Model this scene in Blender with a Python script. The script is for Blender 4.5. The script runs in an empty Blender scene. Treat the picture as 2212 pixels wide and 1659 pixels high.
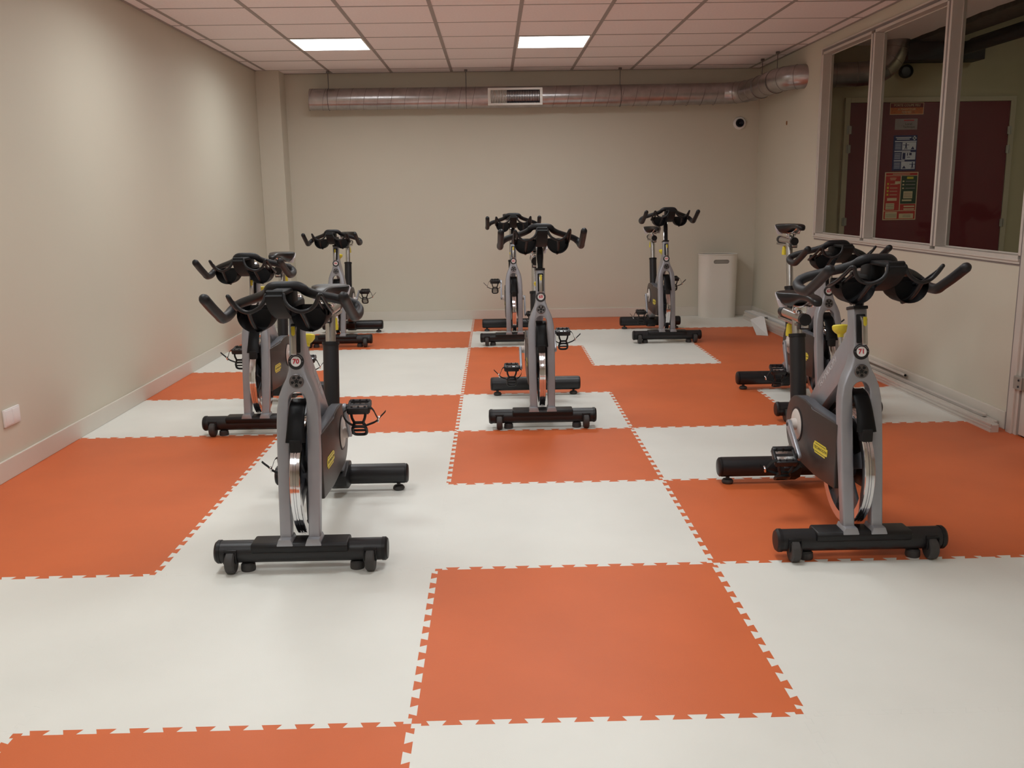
import bpy, bmesh, math, random
from mathutils import Vector, Matrix
random.seed(7)
C = bpy.context.scene.collection
SC = bpy.context.scene
R = math.radians

# ---------------------------------------------------------------- camera
F_PX, CAM, YAW, PITCH, ROLL = 2006.61, Vector((.2306, -2.1412, 1.3045)), .0174, .1989, -.0151
def cam_axes():
    cy, sy, cp, sp, cr, sr = math.cos(YAW), math.sin(YAW), math.cos(PITCH), math.sin(PITCH), math.cos(ROLL), math.sin(ROLL)
    f = Vector((sy*cp, cy*cp, -sp)); r = Vector((cy, -sy, 0)); u = r.cross(f)
    return r*cr + u*sr, -r*sr + u*cr, f
cr_, cu_, cf_ = cam_axes()
cd = bpy.data.cameras.new('camera'); cam = bpy.data.objects.new('camera', cd); C.objects.link(cam)
cd.sensor_width = 36; cd.lens = F_PX/2212*36; cd.clip_start = .05
M = Matrix((cr_, cu_, -cf_)).transposed().to_4x4(); M.translation = CAM
cam.matrix_world = M
SC.camera = cam

# ---------------------------------------------------------------- world, exposure, panel brightness
w = bpy.data.worlds.new('world'); SC.world = w; w.use_nodes = True
w.node_tree.nodes['Background'].inputs[0].default_value = (.8, .75, .7, 1)
w.node_tree.nodes['Background'].inputs[1].default_value = .02
SC.view_settings.view_transform = 'Standard'; SC.view_settings.look = 'None'
SC.view_settings.gamma = 1; SC.view_settings.use_curve_mapping = False
SC.view_settings.exposure = 0.16
PANEL = 5.0      # glow of the diffusers themselves
LAMP_W = 9.6    # power of each lamp behind its diffuser
SPREAD = 165     # the panels throw most of their light downwards
PANEL_COL = (.94, 1.0, 1.01)

# ---------------------------------------------------------------- materials
def s2l(c):
    return tuple(((x/255)/12.92 if x/255 <= .04045 else ((x/255+.055)/1.055)**2.4) for x in c)
def mat(name, rgb, rough=.5, metal=0., spec=.5, noise=0., nscale=8., bump=0., bscale=120., emit=None, estr=0., coat=0.):
    m = bpy.data.materials.new(name); m.use_nodes = True
    nt = m.node_tree; b = nt.nodes['Principled BSDF']
    col = s2l(rgb)
    b.inputs['Base Color'].default_value = (*col, 1)
    b.inputs['Roughness'].default_value = rough; b.inputs['Metallic'].default_value = metal
    b.inputs['Specular IOR Level'].default_value = spec
    b.inputs['Coat Weight'].default_value = coat
    if emit:
        b.inputs['Emission Color'].default_value = (*emit, 1); b.inputs['Emission Strength'].default_value = estr
    if noise or bump:
        tc = nt.nodes.new('ShaderNodeTexCoord')
    if noise:
        n = nt.nodes.new('ShaderNodeTexNoise'); n.inputs['Scale'].default_value = nscale; n.inputs['Detail'].default_value = 5
        cr = nt.nodes.new('ShaderNodeValToRGB')
        cr.color_ramp.elements[0].position = .3; cr.color_ramp.elements[1].position = .7
        cr.color_ramp.elements[0].color = (*[max(0, x*(1-noise)) for x in col], 1)
        cr.color_ramp.elements[1].color = (*[min(1, x*(1+noise)) for x in col], 1)
        nt.links.new(tc.outputs['Object'], n.inputs['Vector']); nt.links.new(n.outputs['Fac'], cr.inputs['Fac'])
        nt.links.new(cr.outputs['Color'], b.inputs['Base Color'])
    if bump:
        n2 = nt.nodes.new('ShaderNodeTexNoise'); n2.inputs['Scale'].default_value = bscale
        bp = nt.nodes.new('ShaderNodeBump'); bp.inputs['Strength'].default_value = bump; bp.inputs['Distance'].default_value = .002
        nt.links.new(tc.outputs['Object'], n2.inputs['Vector']); nt.links.new(n2.outputs['Fac'], bp.inputs['Height'])
        nt.links.new(bp.outputs['Normal'], b.inputs['Normal'])
    return m
M_ = {
 'orange': mat('orange rubber', (212, 104, 54), .5, noise=.05, nscale=3, bump=.15, bscale=300),
 'white_floor': mat('white rubber', (232, 231, 224), .42, noise=.03, nscale=2.5, bump=.12, bscale=300),
 'slab': mat('slab', (90, 85, 80), .8, noise=.1),
 'wall': mat('satin wall paint', (210, 203, 186), .6, spec=.35, noise=.012, nscale=1.5, bump=.08, bscale=90),
 'wall_back': mat('wall paint', (213, 206, 190), .65, spec=.3, noise=.012, nscale=1.5, bump=.08, bscale=90),
 'baseboard': mat('baseboard paint', (216, 208, 196), .45, noise=.01),
 'tile': mat('ceiling tile', (247, 237, 236), .9, noise=.03, nscale=60, bump=.3, bscale=400),
 'tbar': mat('ceiling grid', (160, 150, 146), .5, noise=.02),
 'panel_frame': mat('panel frame', (225, 220, 212), .4, noise=.02),
 'diffuser': mat('lit diffuser', (255, 255, 255), .5, emit=PANEL_COL, estr=PANEL),
 'corr_fill_glow': mat('corridor fill glow', (255, 255, 255), .5, emit=(1, .97, .84), estr=13.0),  # glow of the added corridor lamp
 'galv': mat('galvanised steel', (178, 172, 172), .28, 1., noise=.12, nscale=14, bump=.1, bscale=60),
 'galv_dark': mat('galvanised seam', (120, 115, 115), .4, 1., noise=.1),
 'galv_seam': mat('duct seam', (138, 132, 132), .35, 1., noise=.1),
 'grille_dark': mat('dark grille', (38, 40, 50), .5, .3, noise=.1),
 'black': mat('black plastic', (24, 23, 25), .42, spec=.35, noise=.15, nscale=20, bump=.15, bscale=500),
 'tube_black': mat('black painted tube', (27, 26, 29), .4, noise=.1, bump=.1, bscale=400),
 'console': mat('matt black plastic', (20, 20, 21), .6, spec=.25, noise=.1),
 'saddle': mat('black vinyl', (20, 20, 22), .36, spec=.4, noise=.1),
 'grip': mat('black rubber grip', (27, 27, 30), .45, spec=.35, noise=.1, nscale=40, bump=.25, bscale=700),
 'rubber': mat('dark grey rubber', (58, 55, 54), .6, noise=.1, bump=.2, bscale=500),
 'deep': mat('black felt', (9, 9, 10), .8, noise=.1),
 'silver': mat('silver paint', (160, 161, 167), .36, .45, noise=.02, nscale=30),
 'chrome': mat('chrome', (225, 225, 228), .1, 1., noise=.02),
 'satin': mat('satin aluminium', (190, 188, 186), .25, 1., noise=.03, nscale=40),
 'guard': mat('dark bronze plastic', (52, 43, 40), .38, noise=.06, nscale=20, bump=.1, bscale=500),
 'guard_top': mat('slate grey plastic', (82, 84, 90), .4, noise=.05),
 'yellow': mat('yellow plastic', (222, 205, 60), .4, noise=.04),
 'seat_panel': mat('pale seat panel', (200, 190, 190), .45, noise=.03),
 'white': mat('white enamel', (235, 232, 230), .4, noise=.01),
 'red_print': mat('red print', (196, 40, 60), .5, noise=.01),
 'grey_print': mat('grey print', (125, 122, 128), .5, noise=.01),
 'pale_print': mat('pale print', (205, 196, 190), .5, noise=.01),
 'frame_print': mat('frame print', (196, 194, 194), .4, .3, noise=.01),
 'black_print': mat('black print', (30, 28, 28), .5, noise=.01),
 'bin': mat('white bin plastic', (232, 226, 216), .4, noise=.01),
 'bin_in': mat('bin interior', (150, 146, 138), .6, noise=.02),
 'alu': mat('white aluminium profile', (214, 206, 198), .32, .25, noise=.02),
 'groove_and_shade': mat('grey gasket and sill shade', (140, 132, 130), .5, .2, noise=.03),
 'card': mat('white card', (222, 220, 218), .6, noise=.01),
 'door_red': mat('dark red door', (114, 30, 42), .4, noise=.03),
 'corr_wall': mat('corridor wall paint', (196, 184, 150), .6, noise=.02, bump=.08, bscale=90),
 'corr_frame': mat('door frame paint', (200, 188, 160), .5, noise=.02),
 'corr_floor': mat('corridor floor', (110, 105, 98), .6, noise=.05),
 'plenum': mat('dark plenum', (34, 30, 30), .9, noise=.1),
 'tray': mat('cable tray steel', (100, 94, 84), .5, .5, noise=.2, nscale=20),
 'cable': mat('black pipe lagging', (20, 19, 21), .6, noise=.1),
 'amber': mat('amber label', (205, 130, 30), .5, noise=.02),
 'hinge': mat('steel hinge', (190, 186, 178), .35, .7, noise=.02),
 'brown': mat('brown plug', (150, 100, 60), .6, noise=.05),
 'p_red': mat('poster red', (200, 45, 35), .5, noise=.04),
 'p_dred': mat('poster dark red', (120, 26, 24), .5, noise=.03),
 'p_orange': mat('poster orange', (205, 110, 50), .5, noise=.25, nscale=40),
 'p_cream': mat('poster cream', (232, 208, 165), .5, noise=.02),
 'p_blue': mat('poster navy', (20, 28, 92), .5, noise=.02),
 'p_lblue': mat('poster slate', (95, 100, 140), .5, noise=.03),
 'p_green': mat('poster dark green', (28, 62, 34), .5, noise=.03),
 'p_grey': mat('poster grey', (165, 150, 148), .5, noise=.08, nscale=20),
 'p_white': mat('poster white', (225, 225, 235), .5, noise=.02),
}
# clear glass of the interior windows
g = bpy.data.materials.new('clear glass'); g.use_nodes = True
nt = g.node_tree; nt.nodes.clear()
o_ = nt.nodes.new('ShaderNodeOutputMaterial'); mx = nt.nodes.new('ShaderNodeMixShader'); tr = nt.nodes.new('ShaderNodeBsdfTransparent')
gl = nt.nodes.new('ShaderNodeBsdfGlossy'); fr = nt.nodes.new('ShaderNodeFresnel'); fr.inputs[0].default_value = 1.45
gl.inputs['Roughness'].default_value = .02; tr.inputs[0].default_value = (.95, .96, .95, 1)
fr.inputs[0].default_value = 1.1
geo = nt.nodes.new('ShaderNodeNewGeometry'); inv = nt.nodes.new('ShaderNodeMath'); inv.operation = 'SUBTRACT'; inv.inputs[0].default_value = 1
mu = nt.nodes.new('ShaderNodeMath'); mu.operation = 'MULTIPLY'
nt.links.new(geo.outputs['Backfacing'], inv.inputs[1]); nt.links.new(inv.outputs[0], mu.inputs[0]); nt.links.new(fr.outputs[0], mu.inputs[1])
nt.links.new(mu.outputs[0], mx.inputs[0]); nt.links.new(tr.outputs[0], mx.inputs[1]); nt.links.new(gl.outputs[0], mx.inputs[2]); nt.links.new(mx.outputs[0], o_.inputs[0])
M_['glass'] = g

# ---------------------------------------------------------------- mesh helpers
def smooth(pts, n=6):
    """Catmull-Rom through pts (tuples of any length)"""
    P = [tuple(p) for p in pts]; out = []
    for i in range(len(P)-1):
        p0 = P[max(i-1, 0)]; p1 = P[i]; p2 = P[i+1]; p3 = P[min(i+2, len(P)-1)]
        for k in range(n):
            t = k/n
            out.append(tuple(.5*((2*b)+(-a+c)*t+(2*a-5*b+4*c-d)*t*t+(-a+3*b-3*c+d)*t**3) for a, b, c, d in zip(p0, p1, p2, p3)))
    out.append(P[-1]); return out
class MB:
    def __init__(s): s.bm = bmesh.new()
    def _merge(s, b, M=None):
        if M is not None: bmesh.ops.transform(b, matrix=M, verts=b.verts)
        me = bpy.data.meshes.new('tmp'); b.to_mesh(me); b.free(); s.bm.from_mesh(me); bpy.data.meshes.remove(me)
    def box(s, x0, x1, y0, y1, z0, z1, bev=0, M=None, seg=2):
        b = bmesh.new(); bmesh.ops.create_cube(b, size=1)
        for v in b.verts: v.co = Vector(((x0+x1)/2+v.co.x*(x1-x0), (y0+y1)/2+v.co.y*(y1-y0), (z0+z1)/2+v.co.z*(z1-z0)))
        if bev: bmesh.ops.bevel(b, geom=b.edges[:], offset=bev, segments=seg, affect='EDGES', profile=.5)
        s._merge(b, M); return s
    def tube(s, pts, r, seg=12, cap=True, rnd=False, flat=1.0):
        """sweep a circle; r number or list. rnd: hemispherical ends. flat: squash on the second axis"""
        P = [Vector(p) for p in pts]; n = len(P)
        rr = list(r) if isinstance(r, (list, tuple)) else [r]*n
        if rnd:
            d0 = (P[0]-P[1]).normalized(); d1 = (P[-1]-P[-2]).normalized()
            A = [(P[0]+d0*rr[0]*math.sin(a), max(rr[0]*math.cos(a), 1e-4)) for a in (R(88), R(60), R(32))]
            B = [(P[-1]+d1*rr[-1]*math.sin(a), max(rr[-1]*math.cos(a), 1e-4)) for a in (R(32), R(60), R(88))]
            P = [a for a, _ in A]+P+[b for b, _ in B]; rr = [a for _, a in A]+rr+[b for _, b in B]; n = len(P)
        T = []
        for i in range(n):
            t = P[min(i+1, n-1)]-P[max(i-1, 0)]; T.append(t.normalized())
        a = Vector((0, 0, 1)) if abs(T[0].z) < .9 else Vector((1, 0, 0))
        N = (a - T[0]*a.dot(T[0])).normalized(); rings = []
        for i in range(n):
            if i: N = (N - T[i]*N.dot(T[i])).normalized()
            B_ = T[i].cross(N)
            rings.append([s.bm.verts.new(P[i]+(N*math.cos(2*math.pi*k/seg)+B_*flat*math.sin(2*math.pi*k/seg))*rr[i]) for k in range(seg)])
        for i in range(n-1):
            for k in range(seg): s.bm.faces.new((rings[i][k], rings[i][(k+1) % seg], rings[i+1][(k+1) % seg], rings[i+1][k]))
        if cap: s.bm.faces.new(rings[0][::-1]); s.bm.faces.new(rings[-1])
        return s
    def loop(s, pts, r, seg=8):
        """closed sweep"""
        P = [Vector(p) for p in pts]; n = len(P); rings = []
        cen = sum(P, Vector())/n
        nrm = Vector()
        for i in range(n): nrm += (P[i]-cen).cross(P[(i+1) % n]-cen)
        nrm.normalize()
        for i in range(n):
            t = (P[(i+1) % n]-P[i-1]).normalized(); N = (nrm-t*nrm.dot(t)).normalized(); B_ = t.cross(N)
            rings.append([s.bm.verts.new(P[i]+(N*math.cos(2*math.pi*k/seg)+B_*math.sin(2*math.pi*k/seg))*r) for k in range(seg)])
        for i in range(n):
            j = (i+1) % n
            for k in range(seg): s.bm.faces.new((rings[i][k], rings[i][(k+1) % seg], rings[j][(k+1) % seg], rings[j][k]))
        return s
    def prism(s, poly, axis, a, b_, bev=0, M=None, seg=2, ang=25):
        """poly in the two remaining axes (x: yz, y: xz, z: xy)"""
        b = bmesh.new()
        def mk(p, h):
            return {'x': (h, p[0], p[1]), 'y': (p[0], h, p[1]), 'z': (p[0], p[1], h)}[axis]
        A = [b.verts.new(mk(p, a)) for p in poly]; B = [b.verts.new(mk(p, b_)) for p in poly]
        b.faces.new(A); b.faces.new(B[::-1]); n = len(poly)
        for i in range(n): b.faces.new((A[i], B[i], B[(i+1) % n], A[(i+1) % n]))
        bmesh.ops.recalc_face_normals(b, faces=b.faces[:])
        if bev:
            ed = [e for e in b.edges if len(e.link_faces) == 2 and e.calc_face_angle(0) > R(ang)]
            bmesh.ops.bevel(b, geom=ed, offset=bev, segments=seg, affect='EDGES', profile=.5, clamp_overlap=True)
        s._merge(b, M); return s
    def lathe(s, prof, M=None, seg=32):
        """profile (r, h) turned about z"""
        b = bmesh.new(); rings = []
        for r, h in prof:
            rings.append([b.verts.new((r*math.cos(2*math.pi*k/seg), r*math.sin(2*math.pi*k/seg), h)) for k in range(seg)] if r > 1e-6 else [b.verts.new((0, 0, h))])
        for i in range(len(rings)-1):
            p, q = rings[i], rings[i+1]
            for k in range(seg):
                k2 = (k+1) % seg
                if len(p) == 1 and len(q) == 1: continue
                if len(p) == 1: b.faces.new((p[0], q[k], q[k2]))
                elif len(q) == 1: b.faces.new((p[k], q[0], p[k2]))
                else: b.faces.new((p[k], p[k2], q[k2], q[k]))
        bmesh.ops.recalc_face_normals(b, faces=b.faces[:])
        s._merge(b, M); return s
    def quad(s, *p):
        s.bm.faces.new([s.bm.verts.new(q) for q in p]); return s
    def mesh(s, name, m, sharp=38, flat=False, recalc=False):
        if recalc: bmesh.ops.recalc_face_normals(s.bm, faces=s.bm.faces[:])
        me = bpy.data.meshes.new(name); s.bm.to_mesh(me); s.bm.free()
        me.materials.append(M_[m] if isinstance(m, str) else m)
        if not flat:
            me.polygons.foreach_set('use_smooth', [True]*len(me.polygons)); me.set_sharp_from_angle(angle=R(sharp))
        return me
def T(x, y, z): return Matrix.Translation((x, y, z))
def RX(a): return Matrix.Rotation(R(a), 4, 'X')
def RY(a): return Matrix.Rotation(R(a), 4, 'Y')
def RZ(a): return Matrix.Rotation(R(a), 4, 'Z')
def obj(name, me, parent=None, M=None, label=None):
    o = bpy.data.objects.new(name, me); C.objects.link(o)
    if parent: o.parent = parent
    if M is not None: o.matrix_basis = M
    if label: o['label'] = label
    return o
def tag(o, label, cat, group=None):
    o['label'] = label; o['category'] = cat
    if group: o['group'] = group
    return o
def thing(name, label, cat, loc=(0, 0, 0), group=None, rz=0):
    o = bpy.data.objects.new(name, None); C.objects.link(o); o.location = loc; o.rotation_euler = (0, 0, R(rz)); o.empty_display_size = .1
    return tag(o, label, cat, group)
def struct(name, me, parent=None):
    o = obj(name, me, parent)
    o['kind'] = 'structure'
    return o
def text_mesh(body, size, m, ext=.0006, xs=1.0, bold=0.0):
    cu = bpy.data.curves.new('text', 'FONT'); cu.body = body; cu.size = size; cu.align_x = 'CENTER'; cu.align_y = 'CENTER'; cu.extrude = ext; cu.resolution_u = 3; cu.offset = size*bold
    o = bpy.data.objects.new('text', cu); C.objects.link(o)
    dg = bpy.context.evaluated_depsgraph_get(); dg.update()
    me = bpy.data.meshes.new_from_object(o.evaluated_get(dg)); bpy.data.objects.remove(o); bpy.data.curves.remove(cu)
    me.materials.clear(); me.materials.append(M_[m]); me.name = 'text'
    if xs != 1: me.transform(Matrix.Scale(xs, 4, (1, 0, 0)))
    return me
def circ(cx, cy, r, a0, a1, n):
    return [(cx+r*math.cos(R(a0+(a1-a0)*i/n)), cy+r*math.sin(R(a0+(a1-a0)*i/n))) for i in range(n+1)]

# ================================================================ ROOM
XL, XR, YB, YF, ZC = -2.14, 3.05, 7.95, -4.0, 2.58
# ---- floor: interlocking rubber tiles, 1 m square
floor = struct('floor', MB().box(XL-.1, XR+.1, YF-.1, YB+.1, -.08, -.009).mesh('floor', 'slab', flat=True))
NT, DT = 12, .0105
def edge_profile():
    P = 1/NT; pts = [(0, 0)]
    for k in range(NT):
        s0 = k*P
        lo0 = s0-.06*P if k else s0+.30*P
        if k: pts += [(lo0, -DT)]
        else: pts += [(lo0, 0), (lo0, -DT)]
        pts += [(s0+.56*P, -DT), (s0+.44*P, DT)]
        if k < NT-1: pts += [(s0+1.06*P, DT)]
        else: pts += [(s0+.75*P, DT), (s0+.75*P, 0)]
    pts.append((1, 0)); return pts
EP = edge_profile()
def tile_mesh(i, j, x1clip=None):
    """outline walks the four shared edges; every neighbour uses the same profile"""
    x0, y0 = i, j; x1, y1 = i+1, j+1
    L = []
    sb = 1
    L += [(x0+t, y0+d) for t, d in EP][:-1]
    L += [(x1+d, y0+t) for t, d in EP][:-1]
    L += [(x0+t, y1+d) for t, d in EP][::-1][:-1]
    L += [(x0+d, y0+t) for t, d in EP][::-1][:-1]
    # clip to the room
    def cl(p): return (min(max(p[0], XL+.003), XR-.003), min(max(p[1], YF+.003), YB-.003))
    out = []
    for p in L:
        q = cl(p)
        if not out or (abs(q[0]-out[-1][0])+abs(q[1]-out[-1][1])) > 1e-5: out.append(q)
    if (abs(out[0][0]-out[-1][0])+abs(out[0][1]-out[-1][1])) < 1e-5: out.pop()
    # shrink half a millimetre so joints read
    n = len(out); res = []
    for k in range(n):
        a = Vector(out[k-1]); b = Vector(out[k]); c = Vector(out[(k+1) % n])
        e1 = (b-a).normalized(); e2 = (c-b).normalized()
        nn = Vector((-e1.y-e2.y, e1.x+e2.x))
        if nn.length > 1e-4: b = b+nn.normalized()*.0002
        res.append((b.x, b.y))
    return res
ORANGE = {(0,0),(0,2),(0,4),(0,5),(0,7),(-1,-1),(-1,3),(-1,6),(-2,1),(-2,2),(-2,4),(-2,6),(-3,1),(-3,2),(-3,4),(-3,6),
          (1,1),(1,3),(1,4),(1,7),(2,1),(2,2),(2,4),(2,5),(2,6),(3,4),(3,5),(3,6),(3,1),(3,2),(-2,-3),(0,-3),(1,-2),(-1,-4),(2,-4)}
for i in range(-3, 4):
    for j in range(-4, 8):
        P = tile_mesh(i, j)
        xs = [p[0] for p in P]
        if max(xs)-min(xs) < .03: continue
        mb = MB(); mb.prism(P, 'z', -.009, 0)
        obj('floor_tile', mb.mesh('floor_tile', 'orange' if (i, j) in ORANGE else 'white_floor', flat=True), floor)
# ---- walls
struct('wall_left', MB().box(XL-.12, XL, YF, YB+.1, -.01, 2.75).mesh('wall_left', 'wall', flat=True))
mb = MB().box(XL-.1, XR+.08, YB, YB+.12, -.01, 2.75)
struct('wall_back', mb.mesh('wall_back', 'wall_back', flat=True))
struct('wall_pilaster', MB().box(XL, -1.90, 7.68, YB, 0, 2.75, .004).mesh('wall_pilaster', 'wall_back', flat=True))
struct('wall_front', MB().box(XL-.1, XR+.2, YF-.12, YF, 0, 2.75).mesh('wall_front', 'wall', flat=True))
WZ0, WZ1, WY0, WY1 = .955, 2.44, 2.80, 6.04
mb = MB().box(XR, XR+.08, WY1, YB+.1, -.01, 2.75).box(XR, XR+.08, 2.80, WY1, -.01, WZ0-.03).box(XR, XR+.08, 1.7, WY1, WZ1+.03, 2.75).box(XR, XR+.08, YF, 1.7, -.01, 2.75)
struct('wall_right', mb.mesh('wall_right', 'wall', flat=True))
# baseboards
BH = .10
def board(name, x0, x1, y0, y1):
    struct(name, MB().box(x0, x1, y0, y1, 0, BH, .003).mesh(name, 'baseboard', flat=True))
board('baseboard_left', XL, XL+.014, YF, 7.68)
board('baseboard_back', -1.90, XR, YB-.014, YB)
board('baseboard_pilaster', XL, -1.886, 7.666, YB)
board('baseboard_right', XR-.014, XR, 2.80, YB)
# dark shadow gap left between the tiles and the left baseboard
# ---- ceiling
ceil = struct('ceiling', MB().box(XL-.1, XR+.1, YF-.1, YB+.1, ZC+.05, ZC+.16).mesh('ceiling', 'tile', flat=True))
GX = [XL]+[.45+.62*k for k in range(-4, 5)]+[XR]
GY = [YB]+[7.65-.62*k for k in range(0, 19)]+[YF]
LIGHT = [(ix, iy) for ix in (2, 5) for iy in (3, 7, 11, 15)]   # cells that hold a lit panel
def cell(ix, iy): return GX[ix], GX[ix+1], GY[iy+1], GY[iy]
tcache = {}
for ix in range(len(GX)-1):
    for iy in range(len(GY)-1):
        if (ix, iy) in LIGHT: continue
        x0, x1, y0, y1 = cell(ix, iy)
        if x1-x0 < .03 or y1-y0 < .03: continue
        k = (round(x1-x0, 3), round(y1-y0, 3))
        if k not in tcache:
            a, b = k[0]/2-.006, k[1]/2-.006
            tcache[k] = MB().box(-a, a, -b, b, 0, .014, .002, seg=1).mesh('ceiling_tile', 'tile', flat=True)
        obj('ceiling_tile', tcache[k], ceil, T((x0+x1)/2, (y0+y1)/2, ZC+.003+random.uniform(-.0008, .0008)))
for x in GX[1:-1]:
    obj('ceiling_rail', MB().box(x-.014, x+.014, YF, YB, ZC, ZC+.03).mesh('ceiling_rail', 'tbar', flat=True), ceil)
for y in GY[1:-1]:
    obj('ceiling_rail', MB().box(XL, XR, y-.0075, y+.0075, ZC+.001, ZC+.03).mesh('ceiling_rail', 'tbar', flat=True), ceil)
obj('edge_trim', MB().box(XL, XL+.02, YF, YB, ZC-.002, ZC+.03).box(XR-.02, XR, YF, YB, ZC-.002, ZC+.03).box(XL, XR, YB-.02, YB, ZC-.002, ZC+.03).mesh('edge_trim', 'tbar', flat=True), ceil)
names = {(2, 3): 'square lit ceiling panel left of the pair above the back of the room', (5, 3): 'square lit ceiling panel right of the pair, nearer the glazed wall'}
fr_me = MB().box(-.30, .30, -.30, -.285, -.003, .03).box(-.30, .30, .285, .30, -.003, .03).box(-.30, -.285, -.285, .285, -.003, .03).box(.285, .30, -.285, .285, -.003, .03).mesh('panel_frame', 'panel_frame', flat=True)
df_me = MB().box(-.285, .285, -.285, .285, -.0035, .01).mesh('diffuser', 'diffuser', flat=True)
for ix, iy in LIGHT:
    x0, x1, y0, y1 = cell(ix, iy)
    lab = names.get((ix, iy), 'lit square ceiling panel out of view, towards the camera, %s column, %s' % ('left' if ix == 2 else 'right', {3: '', 7: 'above the middle bikes', 11: 'above the front tiles', 15: 'over the camera'}[iy]))
    t = thing('ceiling_light', lab, 'ceiling light', ((x0+x1)/2, (y0+y1)/2, ZC), 'square lit panels in the ceiling grid')
    obj('panel_frame', fr_me, t); obj('diffuser', df_me, t)
    ld = bpy.data.lights.new('panel_lamp', 'AREA'); ld.shape = 'SQUARE'; ld.size = .56; ld.energy = LAMP_W; ld.color = PANEL_COL; ld.spread = R(SPREAD)
    obj('panel_lamp', ld, t, T(0, 0, -.006))

# ================================================================ RIGHT WALL GLAZING
def bars(mb, y0, y1, z0, z1, x0=XR-.012, x1=XR+.08): return mb.box(x0, x1, y0, y1, z0, z1, .002, seg=1)
# panes between mullions
MUL = [(3.775, 3.845), (4.94, 5.01)]
edges = [WY0+.02, MUL[0][0], MUL[0][1], MUL[1][0], MUL[1][1], WY1-.02]
for n in range(3):
    y0, y1 = edges[2*n], edges[2*n+1]
    fr = MB()
    bars(fr, y0-.022, y0, WZ0, WZ1); bars(fr, y1, y1+.022, WZ0, WZ1)
    bars(fr, y0, y1, WZ0-.02, WZ0); bars(fr, y0, y1, WZ1, WZ1+.02)
    f = struct('window_%d' % (n+1), fr.mesh('window', 'alu', flat=True))
    obj('pane', MB().box(XR+.062, XR+.066, y0, y1, WZ0, WZ1).mesh('pane', 'glass', flat=True), f)
    obj('gasket', MB().box(XR+.055, XR+.06, y0, y1, WZ0, WZ0+.006).box(XR+.055, XR+.06, y0, y1, WZ1-.006, WZ1).box(XR+.055, XR+.06, y0, y0+.006, WZ0, WZ1).box(XR+.055, XR+.06, y1-.006, y1, WZ0, WZ1).mesh('gasket', 'alu', flat=True), f)
struct('trim_1', MB().box(XR-.006, XR+.078, MUL[0][0]+.022-.0, MUL[0][1]-.022, WZ0, WZ1).box(XR-.006, XR+.078, MUL[1][0]+.022, MUL[1][1]-.022, WZ0, WZ1).mesh('trim', 'groove_and_shade', flat=True))
struct('trim_2', MB().box(XR-.02, XR+.06, 2.80, WY1+.03, WZ0-.03, WZ0-.018, .002).box(XR-.012, XR+.06, 2.80, WY1+.03, WZ0-.045, WZ0-.031, .001, seg=1).mesh('trim', 'alu', flat=True))
struct('trim_3', MB().box(XR-.004, XR+.05, 2.80, WY1+.02, WZ0-.055, WZ0-.044).box(XR-.002, XR+.05, 1.7, WY1+.02, WZ1+.019, WZ1+.042).mesh('trim', 'groove_and_shade', flat=True))  # lower grey strip paints the sill's shadow; upper one is the track groove
struct('trim_4', MB().box(XR-.016, XR+.05, 1.7, WY1+.03, WZ1+.040, WZ1+.052, .002, seg=1).box(XR-.016, XR+.06, WY1+.002, WY1+.03, WZ0-.03, WZ1+.045, .002, seg=1).mesh('trim', 'alu', flat=True))
# door post and glazed door towards the camera
struct('trim_5', MB().box(XR-.03, XR+.06, 2.70, 2.755, 0, WZ1+.02, .003).box(XR-.018, XR+.06, 2.675, 2.70, 0, WZ1+.02, .002).box(XR-.02, XR+.06, 1.7, 2.70, WZ1-.03, WZ1+.02, .002).mesh('trim', 'alu', flat=True))
struct('trim_6', MB().box(XR-.008, XR+.06, 2.755, 2.80, 0, WZ1+.02).box(XR, XR+.05, 2.655, 2.675, 0, WZ1).mesh('trim', 'groove_and_shade', flat=True))
d = struct('door_2', MB().box(XR-.015, XR+.035, 2.60, 2.655, .01, WZ1-.035, .002).box(XR-.015, XR+.035, 1.72, 1.79, .01, WZ1-.035, .002).box(XR-.015, XR+.035, 1.79, 2.60, .01, .12).box(XR-.015, XR+.035, 1.79, 2.60, WZ1-.11, WZ1-.035).mesh('door', 'alu', flat=True))
obj('pane', MB().box(XR+.005, XR+.011, 1.79, 2.60, .12, WZ1-.11).mesh('pane', 'glass', flat=True), d)
for z in (.29, 1.2, 2.1):
    obj('hinge', MB().box(XR-.042, XR-.015, 2.625, 2.70, z-.035, z+.035, .003).mesh('hinge', 'hinge', flat=True), d)
    obj('screw', MB().lathe([(0, .002), (.006, .002), (.006, 0)], T(XR-.043, 2.648, z+.017) @ RY(-90), 10).lathe([(0, .002), (.006, .002), (.006, 0)], T(XR-.043, 2.648, z-.017) @ RY(-90), 10).mesh('screw', 'grille_dark'), d)

# ================================================================ CORRIDOR BEYOND THE GLASS
CY = 6.65
struct('wall_corridor', MB().box(XR+.08, 6.2, CY, CY+.1, -.01, 3.2).mesh('wall_corridor', 'corr_wall', flat=True))
struct('wall_corridor_side', MB().box(6.1, 6.2, YF, CY, -.01, 3.2).mesh('wall_side', 'corr_wall', flat=True))
struct('wall_corridor_front', MB().box(XR+.2, 6.2, YF-.12, YF, -.01, 3.2).mesh('wall_side', 'corr_wall', flat=True))
struct('floor_corridor', MB().box(XR+.081, 6.2, YF, CY, -.08, 0).mesh('floor_corridor', 'corr_floor', flat=True))
struct('ceiling_corridor', MB().box(XR+.08, 6.2, YF, CY, 3.1, 3.2).mesh('ceiling_corridor', 'plenum', flat=True))
P = [(XR+.08, CY)]
y = CY
while y > -3.9:
    P.append((3.90+random.uniform(-.012, .012), y)); y -= .11
P.append((XR+.08, -3.9))
struct('ceiling_soffit', MB().prism(P, 'z', 2.60, 2.63).mesh('ceiling_soffit', 'tile', flat=True))
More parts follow.
